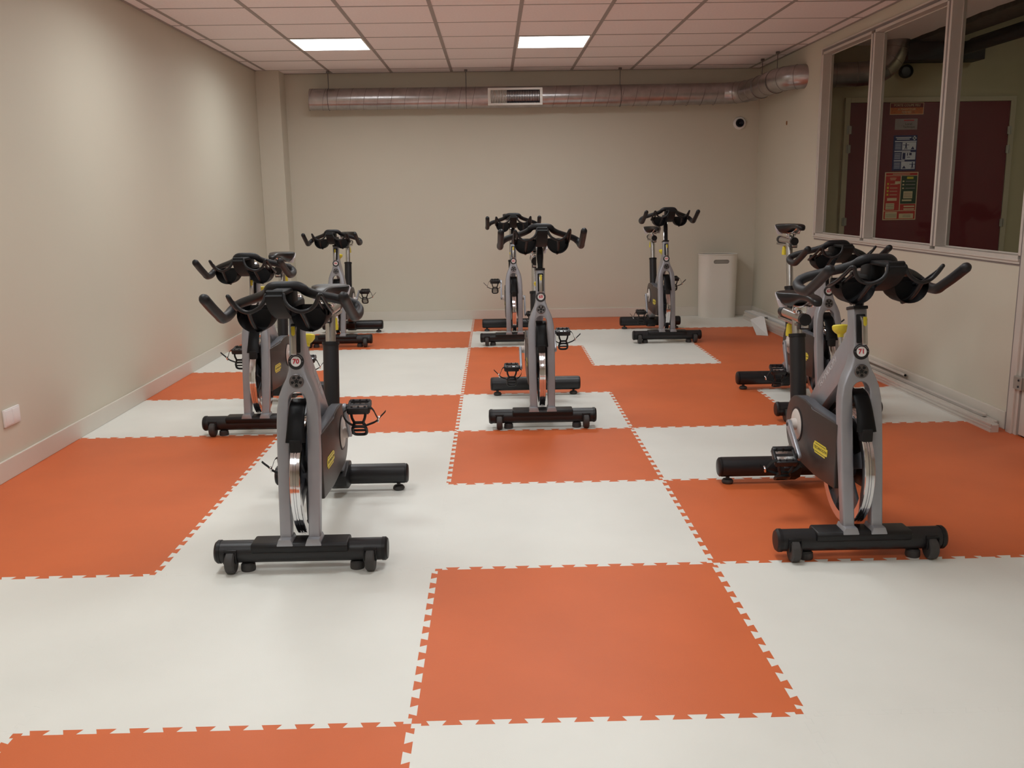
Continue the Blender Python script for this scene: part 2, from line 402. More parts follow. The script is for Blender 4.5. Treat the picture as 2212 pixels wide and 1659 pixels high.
# double door
d = struct('door_1', MB().box(3.47, 3.52, CY-.03, CY, 0, 2.145, .003).box(5.0, 5.05, CY-.03, CY, 0, 2.145, .003).box(3.52, 5.0, CY-.03, CY, 2.10, 2.145, .003).mesh('door', 'corr_frame', flat=True))
obj('door_leaf', MB().box(3.522, 4.42, CY-.022, CY-.002, .01, 2.098, .002).mesh('door_leaf', 'door_red', flat=True), d)
obj('door_leaf', MB().box(4.424, 4.998, CY-.022, CY-.002, .01, 2.098, .002).mesh('door_leaf', 'door_red', flat=True), d)
hm = MB().lathe([(0, 0), (.009, 0), (.009, .078), (0, .078)], None, 12).box(-.02, .02, -.002, .004, .004, .074).mesh('hinge', 'hinge')
for z in (1.82, 1.65, .99): obj('hinge', hm, d, T(3.515, CY-.034, z))
for z in (1.80, 1.63, .96): obj('hinge', hm, d, T(5.004, CY-.034, z))
# posters on the door (flat prints)
PY = CY-.0225
def poster(name, label, x0, x1, z0, z1, base):
    o = obj(name, MB().box(x0, x1, PY-.0015, PY, z0, z1).mesh('sheet', base, flat=True)); tag(o, label, 'sign'); return o
def patch(par, name, x0, x1, z0, z1, m, lift=1):
    return obj(name, MB().box(x0, x1, PY-.0015-.0006*lift, PY-.0015, z0, z1).mesh(name, m, flat=True), par)
def words(par, s, size, x, z, m, xs=1.0, lift=2):
    return obj('lettering', text_mesh(s, size, m, .0003, xs), par, T(x, PY-.0016-.0007*lift, z) @ RX(90))
p1 = poster('fire_door_sign', 'orange and dark red fire door sign topmost on the red door', 3.885, 4.196, 1.990, 2.095, 'p_cream')
patch(p1, 'band', 3.889, 4.192, 2.052, 2.091, 'p_dred'); patch(p1, 'flame_field', 3.889, 4.192, 1.994, 2.052, 'p_orange')
words(p1, 'PORTE COUPE FEU', .030, 4.04, 2.071, 'p_cream', .95); words(p1, 'A MAINTENIR', .027, 4.04, 2.036, 'p_cream'); words(p1, 'FERMEE', .027, 4.04, 2.010, 'p_cream')
p2 = poster('room_sign', 'small grey sign second from the top on the red door', 3.940, 4.147, 1.856, 1.953, 'p_grey')
patch(p2, 'stripe', 4.02, 4.115, 1.934, 1.944, 'red_print'); words(p2, 'Local', .030, 4.065, 1.906, 'black_print'); words(p2, 'Technique', .026, 4.07, 1.880, 'black_print')
p3 = poster('safety_poster', 'navy blue safety poster with three white picture panels on the red door', 3.936, 4.156, 1.488, 1.806, 'p_blue')
patch(p3, 'headline', 3.955, 4.10, 1.782, 1.790, 'p_white'); patch(p3, 'headline', 3.965, 4.085, 1.768, 1.776, 'p_white')
o = obj('cross', MB().box(4.112, 4.146, PY-.003, PY-.0015, 1.774, 1.788).box(4.122, 4.136, PY-.003, PY-.0015, 1.762, 1.800).mesh('cross', 'p_white', flat=True), p3)
for k, z in enumerate((1.675, 1.587, 1.502)):
    patch(p3, 'caption', 3.950, 4.15-(.0 if k == 0 else .05*k), z+.071, z+.081, 'p_white')
    patch(p3, 'text_block', 3.950, 4.015, z, z+.066, 'p_lblue')
    patch(p3, 'picture', 4.02, 4.148, z, z+.068, 'p_white')
    for q in range(4): patch(p3, 'text_line', 3.956, 4.006, z+.009+q*.014, z+.013+q*.014, 'p_white', 2)
def figm(cx, z):
    mb = MB(); y0, y1 = PY-.0034, PY-.0022
    mb.prism(circ(cx, z+.055, .006, 0, 345, 12), 'y', y0, y1); mb.box(cx-.006, cx+.006, y0, y1, z+.025, z+.048)
    mb.box(cx-.028, cx+.028, y0, y1, z+.040, z+.045); mb.prism([(cx-.012, z+.003), (cx-.006, z+.003), (cx, z+.024), (cx+.006, z+.003), (cx+.012, z+.003), (cx+.006, z+.028), (cx-.006, z+.028)], 'y', y0, y1)
    return mb
obj('pictogram', figm(4.055, 1.677).mesh('pictogram', 'p_blue', flat=True), p3)
obj('pictogram', MB().prism([(4.10, 1.68), (4.135, 1.68), (4.118, 1.706)], 'y', PY-.0034, PY-.0022).mesh('pictogram', 'p_blue', flat=True), p3)
obj('pictogram', MB().box(4.028, 4.054, PY-.0034, PY-.0022, 1.592, 1.648).box(4.07, 4.078, PY-.0034, PY-.0022, 1.622, 1.648).box(4.09, 4.112, PY-.0034, PY-.0022, 1.626, 1.648).box(4.07, 4.10, PY-.0034, PY-.0022, 1.606, 1.611).mesh('pictogram', 'p_blue', flat=True), p3)
obj('pictogram', figm(4.125, 1.503).mesh('pictogram', 'p_blue', flat=True), p3)
obj('pictogram', MB().prism([(4.03, 1.508), (4.065, 1.508), (4.048, 1.534)], 'y', PY-.0034, PY-.0022).mesh('pictogram', 'p_blue', flat=True), p3)
p4 = poster('instruction_poster', 'large red and green instruction poster lowest on the red door', 3.877, 4.188, 1.038, 1.475, 'p_cream')
patch(p4, 'header', 3.886, 4.180, 1.446, 1.468, 'p_red'); patch(p4, 'red_field', 3.886, 4.026, 1.125, 1.441, 'p_red'); patch(p4, 'green_field', 4.034, 4.180, 1.187, 1.441, 'p_green')
patch(p4, 'red_field', 4.034, 4.180, 1.125, 1.184, 'p_red'); patch(p4, 'red_field', 3.886, 4.180, 1.046, 1.119, 'p_red')
for a in [(3.95, 4.11, 1.454, 1.460, 'p_cream'), (3.925, 3.985, 1.418, 1.424, 'p_cream'), (3.93, 3.98, 1.404, 1.410, 'p_cream'), (3.975, 4.022, 1.368, 1.392, 'p_cream'),
          (3.91, 4.0, 1.215, 1.24, 'p_cream'), (3.90, 3.98, 1.135, 1.192, 'p_cream'), (4.05, 4.14, 1.21, 1.225, 'p_cream'), (4.06, 4.145, 1.235, 1.30, 'p_cream'),
          (4.085, 4.145, 1.412, 1.432, 'yellow'), (4.07, 4.17, 1.155, 1.168, 'p_cream'), (4.07, 4.17, 1.131, 1.143, 'p_cream'), (3.90, 4.01, 1.052, 1.112, 'p_cream'), (4.03, 4.165, 1.052, 1.096, 'p_cream')]:
    patch(p4, 'text_block', *a[:4], a[4], 2)
for z in (1.36, 1.325, 1.295, 1.262):
    patch(p4, 'symbol', 3.902, 3.918, z, z+.018, 'yellow', 2); patch(p4, 'text_line', 3.93, 4.0, z+.004, z+.009, 'p_cream', 2)
for z in (1.385, 1.355, 1.322):
    patch(p4, 'symbol', 4.045, 4.062, z, z+.012, 'p_cream', 2); patch(p4, 'text_line', 4.075, 4.165, z+.003, z+.009, 'p_grey', 2)
for z in (1.066, 1.078, 1.09, 1.145, 1.16, 1.175):
    patch(p4, 'text_line', 3.905 if z < 1.12 else 3.905, 4.005 if z < 1.12 else 3.975, z, z+.003, 'black_print', 3)
for z in (1.25, 1.265, 1.28, 1.066, 1.08): patch(p4, 'text_line', 4.065, 4.14, z, z+.003, 'black_print', 3)

lamp_t = thing('corridor_fill_light', 'added panel lamp brightening the corridor, out of view towards the camera', 'ceiling light', (5.1, 3.7, 3.05))  # unseen lamp added to lift the dark corridor
obj('housing', MB().box(-.31, .31, -.31, .31, -.02, .05).mesh('housing', 'panel_frame', flat=True), lamp_t)
obj('diffuser', MB().box(-.28, .28, -.28, .28, -.024, -.019).mesh('diffuser', 'corr_fill_glow', flat=True), lamp_t)
# plenum services
tag(obj('air_duct', MB().box(4.02, 4.30, -3.9, CY-.02, 2.60, 2.82, .004, seg=1).mesh('duct', 'tray', flat=True)), 'grey rectangular duct running along the open corridor ceiling', 'duct')
t = thing('cable_tray', 'long perforated cable tray under the dark corridor ceiling', 'cable tray', (0, 0, 0))
obj('tray', MB().box(3.93, 4.0, -3.9, CY-.02, 2.66, 2.664).box(3.93, 3.933, -3.9, CY-.02, 2.66, 2.70).box(3.997, 4.0, -3.9, CY-.02, 2.66, 2.70).mesh('tray', 'tray', flat=True), t)
obj('cable', MB().tube([(3.95, -3.9, 2.675), (3.95, CY-.05, 2.675)], .01, 8).tube([(3.975, -3.9, 2.678), (3.975, CY-.05, 2.678)], .012, 8).mesh('cable', 'cable'), t)
tag(obj('void_shade_box', MB().box(3.93, 4.62, 6.42, CY-.005, 2.44, 2.595, .006).mesh('void_shade_box', 'cable')), 'black box standing for the dark ceiling void above the corridor spotlight', 'duct')  # added block, its black stands in for the unlit ceiling void
tag(obj('lagged_pipe', MB().tube([(4.40, -3.9, 2.525), (4.40, 6.415, 2.525)], .055, 16).mesh('pipe', 'cable')), 'thick black lagged pipe nearest the red doors in the open ceiling', 'pipe')
tag(obj('lagged_pipe', MB().tube([(4.50, -3.9, 2.575), (4.50, 6.415, 2.575)], .045, 16).mesh('pipe', 'cable')), 'thinner black lagged pipe beyond the rectangular duct', 'pipe')
tag(obj('pipe_label', MB().box(4.005, 4.018, 4.75, 5.0, 2.68, 2.71, .001, seg=1).mesh('label', 'amber', flat=True)), 'small amber label stuck on the corridor duct', 'label')
# round black spotlight on the corridor wall
t = thing('wall_spotlight', 'round black spotlight fixed to the corridor wall above the red doors', 'spotlight', (4.0, CY, 2.365))
obj('body', MB().lathe([(0, 0), (.05, 0), (.058, .03), (.058, .07), (.05, .075), (.044, .05), (0, .045)], RX(90), 28).mesh('body', 'black'), t)
obj('lens', MB().lathe([(0, .052), (.04, .05), (.04, .047)], RX(90), 24).mesh('lens', 'tube_black'), t)

# ================================================================ AIR DUCT (room)
DR = .106
path = [(-1.61, 7.76, 2.305), (-.5, 7.76, 2.305), (.6, 7.76, 2.305), (1.6, 7.76, 2.308), (2.5, 7.76, 2.312), (2.66, 7.745, 2.313), (2.78, 7.66, 2.315), (2.845, 7.5, 2.317), (2.87, 7.25, 2.319), (2.872, 6.95, 2.321), (2.895, 6.74, 2.323), (2.97, 6.57, 2.325), (3.11, 6.50, 2.325), (3.35, 6.46, 2.325), (3.56, 6.42, 2.33), (3.68, 6.38, 2.36), (3.76, 6.37, 2.44), (3.80, 6.37, 2.56), (3.81, 6.37, 2.72)]
sp = smooth(path, 5)
t = thing('ventilation_duct', 'round galvanised ventilation duct along the back wall, bending through the right wall', 'duct', (0, 0, 0))
obj('pipe', MB().tube(sp, DR, 32, cap=False).tube([sp[0], (sp[0][0]+.006, sp[0][1], sp[0][2])], DR*.995, 32).mesh('pipe', 'galv', 50), t)
x = -1.60
while x < 2.6:
    if not (.18 < x < .76):
        mb = MB().loop([(x+.022*math.cos(a), 7.76+(DR+.0005)*math.sin(a), 2.305+(DR+.0005)*math.cos(a)) for a in [2*math.pi*k/28 for k in range(28)]], .0022, 5)
        obj('pipe_seam', mb.mesh('seam', 'galv_seam'), t)
    x += .138
for q in range(28, 86, 4):   # seams on the bends
    p = Vector(sp[q]); tdir = (Vector(sp[q+1])-Vector(sp[q-1])).normalized(); n1 = tdir.cross(Vector((0, 0, 1))).normalized(); n2 = tdir.cross(n1)
    obj('pipe_seam', MB().loop([p+(n1*math.cos(a)+n2*math.sin(a))*(DR+.0005) for a in [2*math.pi*k/28 for k in range(28)]], .002, 5).mesh('seam', 'galv_seam'), t)
gx0, gx1, gz0, gz1, gy = .20, .755, 2.215, 2.385, 7.645
gr = obj('air_grille', MB().box(gx0, gx1, gy, gy+.03, gz0, gz0+.022, .002).box(gx0, gx1, gy, gy+.03, gz1-.022, gz1, .002).box(gx0, gx0+.028, gy, gy+.03, gz0+.02, gz1-.02, .002).box(gx1-.028, gx1, gy, gy+.03, gz0+.02, gz1-.02, .002).mesh('air_grille', 'alu', flat=True), t)
obj('grille_back', MB().box(gx0+.02, gx1-.02, gy+.022, gy+.028, gz0+.02, gz1-.02).mesh('back', 'grille_dark', flat=True), gr)
mb = MB(); mb2 = MB()
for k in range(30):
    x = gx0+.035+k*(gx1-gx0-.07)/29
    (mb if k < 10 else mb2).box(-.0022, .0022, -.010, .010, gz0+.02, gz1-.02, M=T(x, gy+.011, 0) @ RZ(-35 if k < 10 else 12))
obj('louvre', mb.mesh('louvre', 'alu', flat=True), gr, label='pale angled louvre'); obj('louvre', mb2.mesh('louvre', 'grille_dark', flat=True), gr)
for x, y in ((-1.42, 7.76), (-.02, 7.76), (1.555, 7.76), (2.87, 7.25), (2.882, 6.80)):
    obj('hanger', MB().tube([(x, y, 2.40), (x, y, ZC)], .004, 8).box(x-.016, x+.016, y-.012, y+.012, ZC-.02, ZC-.001, .002).loop([(x, y+(DR+.003)*math.cos(a), 2.305+(DR+.003)*math.sin(a)) for a in [2*math.pi*k/24 for k in range(24)]] if y > 7.5 else [(x+(DR+.003)*math.cos(a), y, 2.318+(DR+.003)*math.sin(a)) for a in [2*math.pi*k/24 for k in range(24)]], .003, 6).mesh('hanger', 'galv_dark'), t)
# spotlight on the back wall
t = thing('wall_spotlight', 'round spotlight with white ring high on the back wall', 'spotlight', (2.845, YB, 2.03))
obj('ring', MB().lathe([(0, 0), (.066, 0), (.066, .012), (.058, .022), (.045, .024), (.042, .018), (.042, .004), (0, .004)], RX(90), 36).mesh('ring', 'white'), t)
obj('lamp_head', MB().lathe([(0, .008), (.041, .008), (.041, .035), (.036, .042), (.03, .03), (.012, .018), (.009, .026), (0, .028)], RX(90), 32).mesh('lamp_head', 'grille_dark'), t)
tag(obj('wall_plug', MB().lathe([(0, 0), (.012, 0), (.010, .008), (0, .010)], T(XR, 6.98, 1.955) @ RY(-90) @ Matrix.Scale(1.7, 4, (1, 0, 0)), 14).mesh('plug', 'brown')), 'tiny brown plug in the right wall beside the spotlight', 'plug')
# socket plate on the left wall
t = thing('wall_socket', 'white double socket plate low on the left wall', 'socket', (XL, 2.318, .293))
obj('plate', MB().box(0, .011, -.075, .075, -.043, .043, .004).mesh('plate', 'white'), t)
obj('socket_flap', MB().box(.009, .0135, -.068, -.003, -.036, .036, .003).mesh('flap', 'white'), t)
obj('socket_flap', MB().box(.009, .0135, .003, .068, -.036, .036, .003).mesh('flap', 'white'), t)

# ================================================================ WASTE BIN
t = thing('waste_bin', 'tall white bin with a slot handle near the right corner of the back wall', 'bin', (2.625, 7.81, 0))
def rrect(w, d, r, n=8):
    L = []
    for cx, cy, a in ((w-r, d-r, 0), (-w+r, d-r, 90), (-w+r, -d+r, 180), (w-r, -d+r, 270)): L += circ(cx, cy, r, a, a+90, n)
    return L
def binshell(w0, w1, d0, d1, z0, z1, flip=False):
    b = MB().bm; A = rrect(w0, d0, .105); B = rrect(w1, d1, .11); n = len(A)
    va = [b.verts.new((p[0], p[1], z0)) for p in A]; vb = [b.verts.new((p[0], p[1], z1)) for p in B]
    for k in range(n):
        if abs(A[k][1]+d0) < 1e-6 and abs(A[(k+1) % n][1]+d0) < 1e-6: front = k; continue
        b.faces.new((va[k], va[(k+1) % n], vb[(k+1) % n], vb[k]))
    return b, va[front], va[(front+1) % n], vb[(front+1) % n], vb[front]
m1 = MB(); m1.bm, a, b, c, d_ = binshell(.195, .205, .115, .12, 0, .672)
zs, sw, sh = .598, .083, .021
sl = [(x+.01, z) for x, z in circ(sw-sh, zs, sh, -90, 90, 8)+circ(-sw+sh, zs, sh, 90, 270, 8)]
def fy(z): return -.115-.005*z/.685
V = [m1.bm.verts.new((x, fy(z), z)) for x, z in sl]
ed = []
for L in ([a, b, c, d_], V):
    for k in range(len(L)):
        e = m1.bm.edges.get((L[k], L[(k+1) % len(L)])) or m1.bm.edges.new((L[k], L[(k+1) % len(L)])); ed.append(e)
bmesh.ops.triangle_fill(m1.bm, use_beauty=True, edges=ed)
rim = rrect(.205, .12, .11)
m1.loop([(p[0], p[1], .672) for p in rim], .006, 8)
obj('body', m1.mesh('bin', 'bin', 30), t)
m2 = MB(); m2.bm, a, b, c, d_ = binshell(.188, .198, .106, .112, .004, .662); m2.bm.faces.new((a, b, c, d_)); m2.prism(rrect(.188, .106, .1), 'z', .004, .012)
obj('liner', m2.mesh('liner', 'bin_in', 30), t, label='grey inside of the bin')

# ================================================================ RAILS ALONG THE RIGHT WALL
def rail(name, label, p0, p1, w, h, ridges=2, m='alu', cat='rail', group=None):
    """extruded aluminium channel from p0 to p1 (x, y, z of its underside, wall-side edge excluded)"""
    p0 = Vector(p0); p1 = Vector(p1); L = (p1-p0).length; ang = math.atan2(p1.x-p0.x, -(p1.y-p0.y))
    prof = [(0, 0), (w, 0), (w, h), (w*.86, h), (w*.86, h*.86), (w*.14, h*.86), (w*.14, h), (0, h)]
    st = h/(2*ridges+1); lef = []
    for k in range(ridges):   # grooves in the side facing the room
        z1 = h-st*(2*k+1); lef += [(0, z1), (w*.12, z1), (w*.12, z1-st), (0, z1-st)]
    prof = prof[:-1]+[(0, h)]+lef
    o = obj(name, MB().prism(prof, 'y', -L, 0).mesh('rail', m, flat=True))
    o.location = p0; o.rotation_euler = (math.asin((p1.z-p0.z)/L)*-1 if abs(p1.z-p0.z) > 1e-6 else 0, 0, ang)
    tag(o, label, cat, group); return o
GR = 'aluminium profiles stored along the right wall'
rail('aluminium_rail', 'longest grooved aluminium rail on the floor, front of the bundle along the right wall', (2.855, 7.60, 0), (2.930, 2.74, 0), .046, .046, 2, group=GR)
rail('aluminium_rail', 'grooved aluminium rail on the floor between front rail and baseboard', (2.908, 7.55, 0), (2.982, 2.84, 0), .042, .041, 2, group=GR)
rail('aluminium_rail', 'short rail stacked on the far end of the bundle beside the bin', (2.862, 7.58, .0465), (2.905, 5.05, .0465), .05, .035, 1, group=GR)
rail('white_plank', 'white flat plank lying on the rails behind the bin', (2.866, 7.56, .0820), (2.878, 7.06, .0820), .085, .012, 1, 'card', 'plank')
rail('white_plank', 'white flat plank leaning along the baseboard past the card', (2.958, 7.50, .0420), (2.985, 5.75, .0420), .045, .04, 1, 'card', 'plank')
rail('aluminium_rail', 'thin rail lying on top near the door end of the bundle', (2.965, 4.7, .0405), (2.99, 2.95, .0405), .026, .014, 1, group=GR)
t = thing('metal_rod', 'thin metal tube with dark open end lying behind the rails', 'rod', (0, 0, 0))
obj('tube', MB().tube([(3.012, 4.95, .068), (3.018, 4.02, .072)], .011, 14).mesh('tube', 'alu'), t)
obj('open_end', MB().tube([(3.018, 4.0195, .072), (3.018, 4.0185, .072)], .0085, 14).mesh('end', 'deep'), t)
mb = MB()
A, B_, Cc, D = (2.775, 7.02, .070), (2.672, 6.42, .004), (2.765, 6.36, .004), (2.852, 6.90, .120)
mb.quad(A, B_, Cc, D); E_ = (2.853, 6.80, .121); F_ = (2.80, 6.50, .022)
mb.quad(D, Cc, F_, E_)
me = mb.mesh('card', 'card', flat=True)
o = obj('folded_card', me); md = o.modifiers.new('t', 'SOLIDIFY'); md.thickness = .003
tag(o, 'folded white card propped against the rails on the orange floor', 'card')

# ================================================================ EXERCISE BIKES
TILT = .185; TA = math.degrees(math.atan(TILT))
def fy_(z): return -.010+(z-.10)*TILT
K = {}
# --- fork and main frame
outer = [(-.071, .10), (-.075, .35), (-.0755, .52), (-.073, .575), (-.065, .622), (-.052, .655), (-.038, .683), (-.029, .712), (-.0255, .75), (-.0245, .80), (-.0245, .895)]
inner = [(-.030, .10), (-.0315, .45), (-.0315, .60)]
arch = [(.0315*math.cos(R(a)), .60+.035*math.sin(R(a))) for a in range(165, 0, -15)]
poly = outer + [(-x, z) for x, z in outer[::-1]] + [(-x, z) for x, z in inner] + [(x, z) for x, z in arch[::-1]] + inner[::-1]
b = bmesh.new(); Fv = []; Bv = []
for x, z in poly:
    y = fy_(z); Fv.append(b.verts.new((x, y, z))); Bv.append(b.verts.new((x, y+.040+(z-.1)*.036, z)))
b.faces.new(Fv); b.faces.new(Bv[::-1]); n = len(poly)
for i in range(n): b.faces.new((Fv[i], Bv[i], Bv[(i+1) % n], Fv[(i+1) % n]))
bmesh.ops.recalc_face_normals(b, faces=b.faces[:])
ed = [e for e in b.edges if e.calc_face_angle(0) > R(55)]
bmesh.ops.bevel(b, geom=ed, offset=.0065, segments=3, affect='EDGES', profile=.5, clamp_overlap=True)
fm = MB(); fm.bm.free(); fm.bm = b
diag = [(.150, .885), (.205, .892), (.198, .83), (.212, .79), (.248, .755), (.315, .703), (.457, .582), (.575, .470), (.50, .405), (.46, .440), (.358, .518), (.243, .605), (.185, .66), (.15, .70)]
fm.prism(diag, 'x', -.0215, .0215, .006)
fm.prism([(.48, .43), (.60, .43), (.64, .30), (.93, .135), (.95, .10), (.90, .085), (.60, .22), (.50, .30)], 'x', -.026, .026, .006)
for s in (-1, 1):   # flared feet of the fork legs
    fm.prism([(-.029, 0), (-.021, .022), (.021, .022), (.029, 0), (.029, -.006), (-.029, -.006)], 'y', -.030, .050, .002, T(s*.0505, 0, .105))
K['frame'] = fm.mesh('frame', 'silver', 30)
K['frame_text'] = text_mesh('TECHNOGYM', .036, 'frame_print', .0004)
K['collar'] = MB().box(-.027, .027, -.004, .068, 0, .012, .003, T(0, fy_(.895), .892) @ RX(-TA)).mesh('collar', 'black')
# --- front and rear base
mb = MB().tube([(-.290, .02, .069), (.290, .02, .069)], .0405, 28)
K['front_tube'] = mb.mesh('base_tube', 'tube_black')
K['front_cover'] = MB().prism([(-.028, .085), (-.033, .100), (-.022, .1125), (.058, .1125), (.068, .100), (.066, .078), (.03, .074), (-.0218, .074)], 'x', -.172, .172, .006).mesh('base_cover', 'black')
K['cap_f'] = MB().lathe([(0, 0), (.0425, 0), (.0425, .012), (.036, .02), (0, .022)], RY(90), 28).mesh('end_cap', 'black')
K['cap_r'] = MB().lathe([(0, 0), (.043, 0), (.044, .004), (.044, .012), (.037, .018), (0, .020)], RY(90), 28).mesh('end_cap', 'black')
K['wheel'] = MB().lathe([(0, -.017), (.034, -.017), (.040, -.012), (.0405, 0), (.040, .012), (.034, .017), (0, .017)], RY(90), 28).mesh('transport_wheel', 'rubber')
K['wheel_fork'] = MB().box(-.024, .024, -.012, .03, .032, .048, .003).box(-.024, -.0185, -.02, .03, .0, .04, .002).box(.0185, .024, -.02, .03, 0, .04, .002).mesh('wheel_housing', 'black')
K['foot_f'] = MB().lathe([(0, 0), (.025, 0), (.0265, .006), (.025, .024), (.018, .03), (0, .03)], None, 24).mesh('levelling_foot', 'rubber')
K['foot_r'] = MB().lathe([(0, 0), (.022, 0), (.0265, .006), (.0265, .012), (.021, .020), (.009, .023), (.0085, .030), (.012, .036), (0, .036)], None, 24).mesh('levelling_foot', 'rubber')
K['rear_tube'] = MB().tube([(-.285, .93, .076), (.285, .93, .076)], .0455, 28).mesh('base_tube', 'tube_black')
K['rear_clamp'] = MB().prism([(.86, .13), (.90, .145), (.955, .135), (.985, .09), (.975, .05), (.93, .026), (.86, .03), (.80, .06), (.78, .11)], 'x', -.040, .040, .006).mesh('base_clamp', 'black')
# --- flywheel (local origin at axle)
FW = Vector((0, .178, .302)); FR = .220
prof = [(FR-.034, -.016), (FR-.003, -.018), (FR, -.016), (FR-.0005, -.006), (FR-.004, -.005), (FR-.004, -.0035), (FR, -.0025), (FR, .0025), (FR-.004, .0035), (FR-.004, .005), (FR-.0005, .006), (FR, .016), (FR-.003, .018), (FR-.034, .016), (FR-.034, -.016)]
K['rim'] = MB().lathe(prof, RY(90), 72).mesh('rim', 'chrome', 25)
mb = MB().lathe([(0, -.02), (.045, -.02), (.05, -.012), (.05, .012), (.045, .02), (0, .02)], RY(90), 32)
for k in range(5):
    a = 72*k+18
    mb.prism([(.04, -.022), (FR-.03, -.034), (FR-.03, .034), (.04, .022)], 'x', -.006, .006, .003, RX(a))
K['spokes'] = mb.mesh('spokes', 'guard_top')
# --- guards, one each side
def guard(s):
    gp = circ(.548, .360, .128, -95, 92, 16)
    gp = [(y, z) for y, z in gp]
    P = [(.092, .235), (.30, .222)]+gp+[(.45, .490), (.38, .482), (.372, .474), (.092, .478)]
    a, b_ = (s*.032, s*.078) if s > 0 else (-.078, -.032)
    return MB().prism(P, 'x', a, b_, .007)
for s, nm in ((-1, 'L'), (1, 'R')):
    K['guard'+nm] = guard(s).mesh('belt_guard', 'guard', 30)
    xo = s*.0782
    K['lid'+nm] = MB().prism([(.10, .4765), (.374, .4725), (.382, .4805), (.46, .4885), (.55, .484), (.55, .489), (.46, .4935), (.378, .4855), (.10, .4815)], 'x', min(s*.036, s*.072), max(s*.036, s*.072), .001).mesh('guard_lid', 'guard_top')
    K['disc'+nm] = MB().lathe([(0, 0), (.062, 0), (.064, .003), (.060, .006), (0, .007)], T(s*.076, .535, .372) @ RY(90*s), 36).lathe([(0, 0), (.024, 0), (.022, .022), (0, .022)], T(s*.08, .535, .372) @ RY(90*s), 24).mesh('crank_disc', 'pale_print')
    K['ring'+nm] = MB().lathe([(.064, 0), (.072, 0), (.072, .004), (.064, .004), (.064, 0)], T(s*.0765, .535, .372) @ RY(90*s), 36).mesh('disc_trim', 'black')
    # yellow plate
    pl = [(-.058, .013), (-.052, .026), (.046, .026), (.05, .018), (.062, .018), (.058, -.014), (.044, -.016), (.04, -.027), (-.050, -.027), (-.054, -.016), (-.064, -.014), (-.062, .013)]
    K['plate'+nm] = MB().prism([(x, z) for x, z in pl], 'y', -.0012, 0).mesh('maker_plate', 'yellow', flat=True)
K['plate_text'] = text_mesh('TECHNOGYM', .018, 'black_print', .0003)
K['plate_lines'] = MB().box(-.045, .045, -.0016, -.001, .017, .0195).box(-.045, .045, -.0016, -.001, -.0195, -.017).mesh('rule_line', 'black_print', flat=True)
# --- brake shroud, pad
sh = [(.135, .602), (.085, .590), (.045, .555), (.020, .512), (.004, .470)]
b = MB(); sps = smooth([(y, z, .0295+(.002 if k == 3 else 0)+(.006 if k == 4 else 0)) for k, (y, z) in enumerate(sh)], 4)
prev = None
for y, z, wd in sps:
    row = [b.bm.verts.new((wd*math.sin(R(a)), y+.012*(1-math.cos(R(a))), z)) for a in range(-90, 91, 15)]
    if prev:
        for k in range(len(row)-1): b.bm.faces.new((prev[k], row[k], row[k+1], prev[k+1]))
    prev = row
bmesh.ops.solidify(b.bm, geom=b.bm.faces[:], thickness=.003)
K['shroud'] = b.mesh('brake_shroud', 'black', 50)
K['pad'] = MB().box(-.019, .019, .002, .035, .435, .480, .004, T(0, 0, .0)).mesh('brake_pad', 'deep')
# --- head fittings, modelled facing -y at origin
K['badge'] = MB().lathe([(0, 0), (.0285, 0), (.0285, .003), (.027, .0045), (0, .0045)], RX(90), 36).mesh('number_badge', 'tube_black')
K['badge_face'] = MB().lathe([(0, .0046), (.018, .0046), (.018, .0055), (0, .0055)], RX(90), 30).mesh('badge_face', 'white')
mb = MB()
for k in range(11):
    a = 30+k*12; mb.box(-.0018, .0018, -.0056, -.0046, -.0016, .0016, M=RY(-(a-90)) @ T(0, 0, .0232))
mb.box(-.0012, .0012, -.0053, -.0046, -.002, .002, M=T(-.0232, 0, 0)); mb.box(-.0012, .0012, -.0053, -.0046, -.002, .002, M=T(.0232, 0, 0))
K['badge_ring'] = mb.mesh('ring_lettering', 'grey_print', flat=True)
K['hubcap'] = MB().lathe([(0, 0), (.0255, 0), (.0255, .004), (.0235, .0055), (.0225, .004), (0, .004)], RX(90), 36).mesh('hub_cap', 'galv_dark')
mb = MB(); st = []
for k in range(10):
    a = 90+36*k; r = .0115 if k % 2 == 0 else .0052
    st.append((r*math.cos(R(a)), r*math.sin(R(a))))
mb.prism(st, 'y', -.0052, -.0041)
for k in range(5):
    a = 90+36+72*k
    mb.prism([(-.0055, .0195), (.0055, .0195), (.0048, .0125), (.001, .0085), (-.001, .0085), (-.0048, .0125)], 'y', -.0052, -.0041, M=RY(-(a-90)))
K['star'] = mb.mesh('star_emblem', 'deep', flat=True)
K['slot'] = MB().box(-.0165, .0165, -.005, .004, -.052, .052, .004).mesh('slot_plate', 'deep')
K['lever'] = MB().prism([(-.012, .046), (-.036, .038), (-.040, .030), (-.040, -.058), (-.034, -.060), (-.030, -.05), (-.030, .02), (-.006, .032)], 'x', -.0095, .0095, .002).mesh('brake_lever', 'satin')
K['lever_tip'] = MB().prism([(-.0065, .040), (.0065, .040), (.006, .012), (0, .006), (-.006, .012)], 'y', -.0425, -.0385, .001, ang=60).mesh('lever_mark', 'yellow')
K['bolt'] = MB().lathe([(0, 0), (.004, 0), (.004, .003), (0, .003)], RX(90), 10).mesh('bolt', 'hinge')
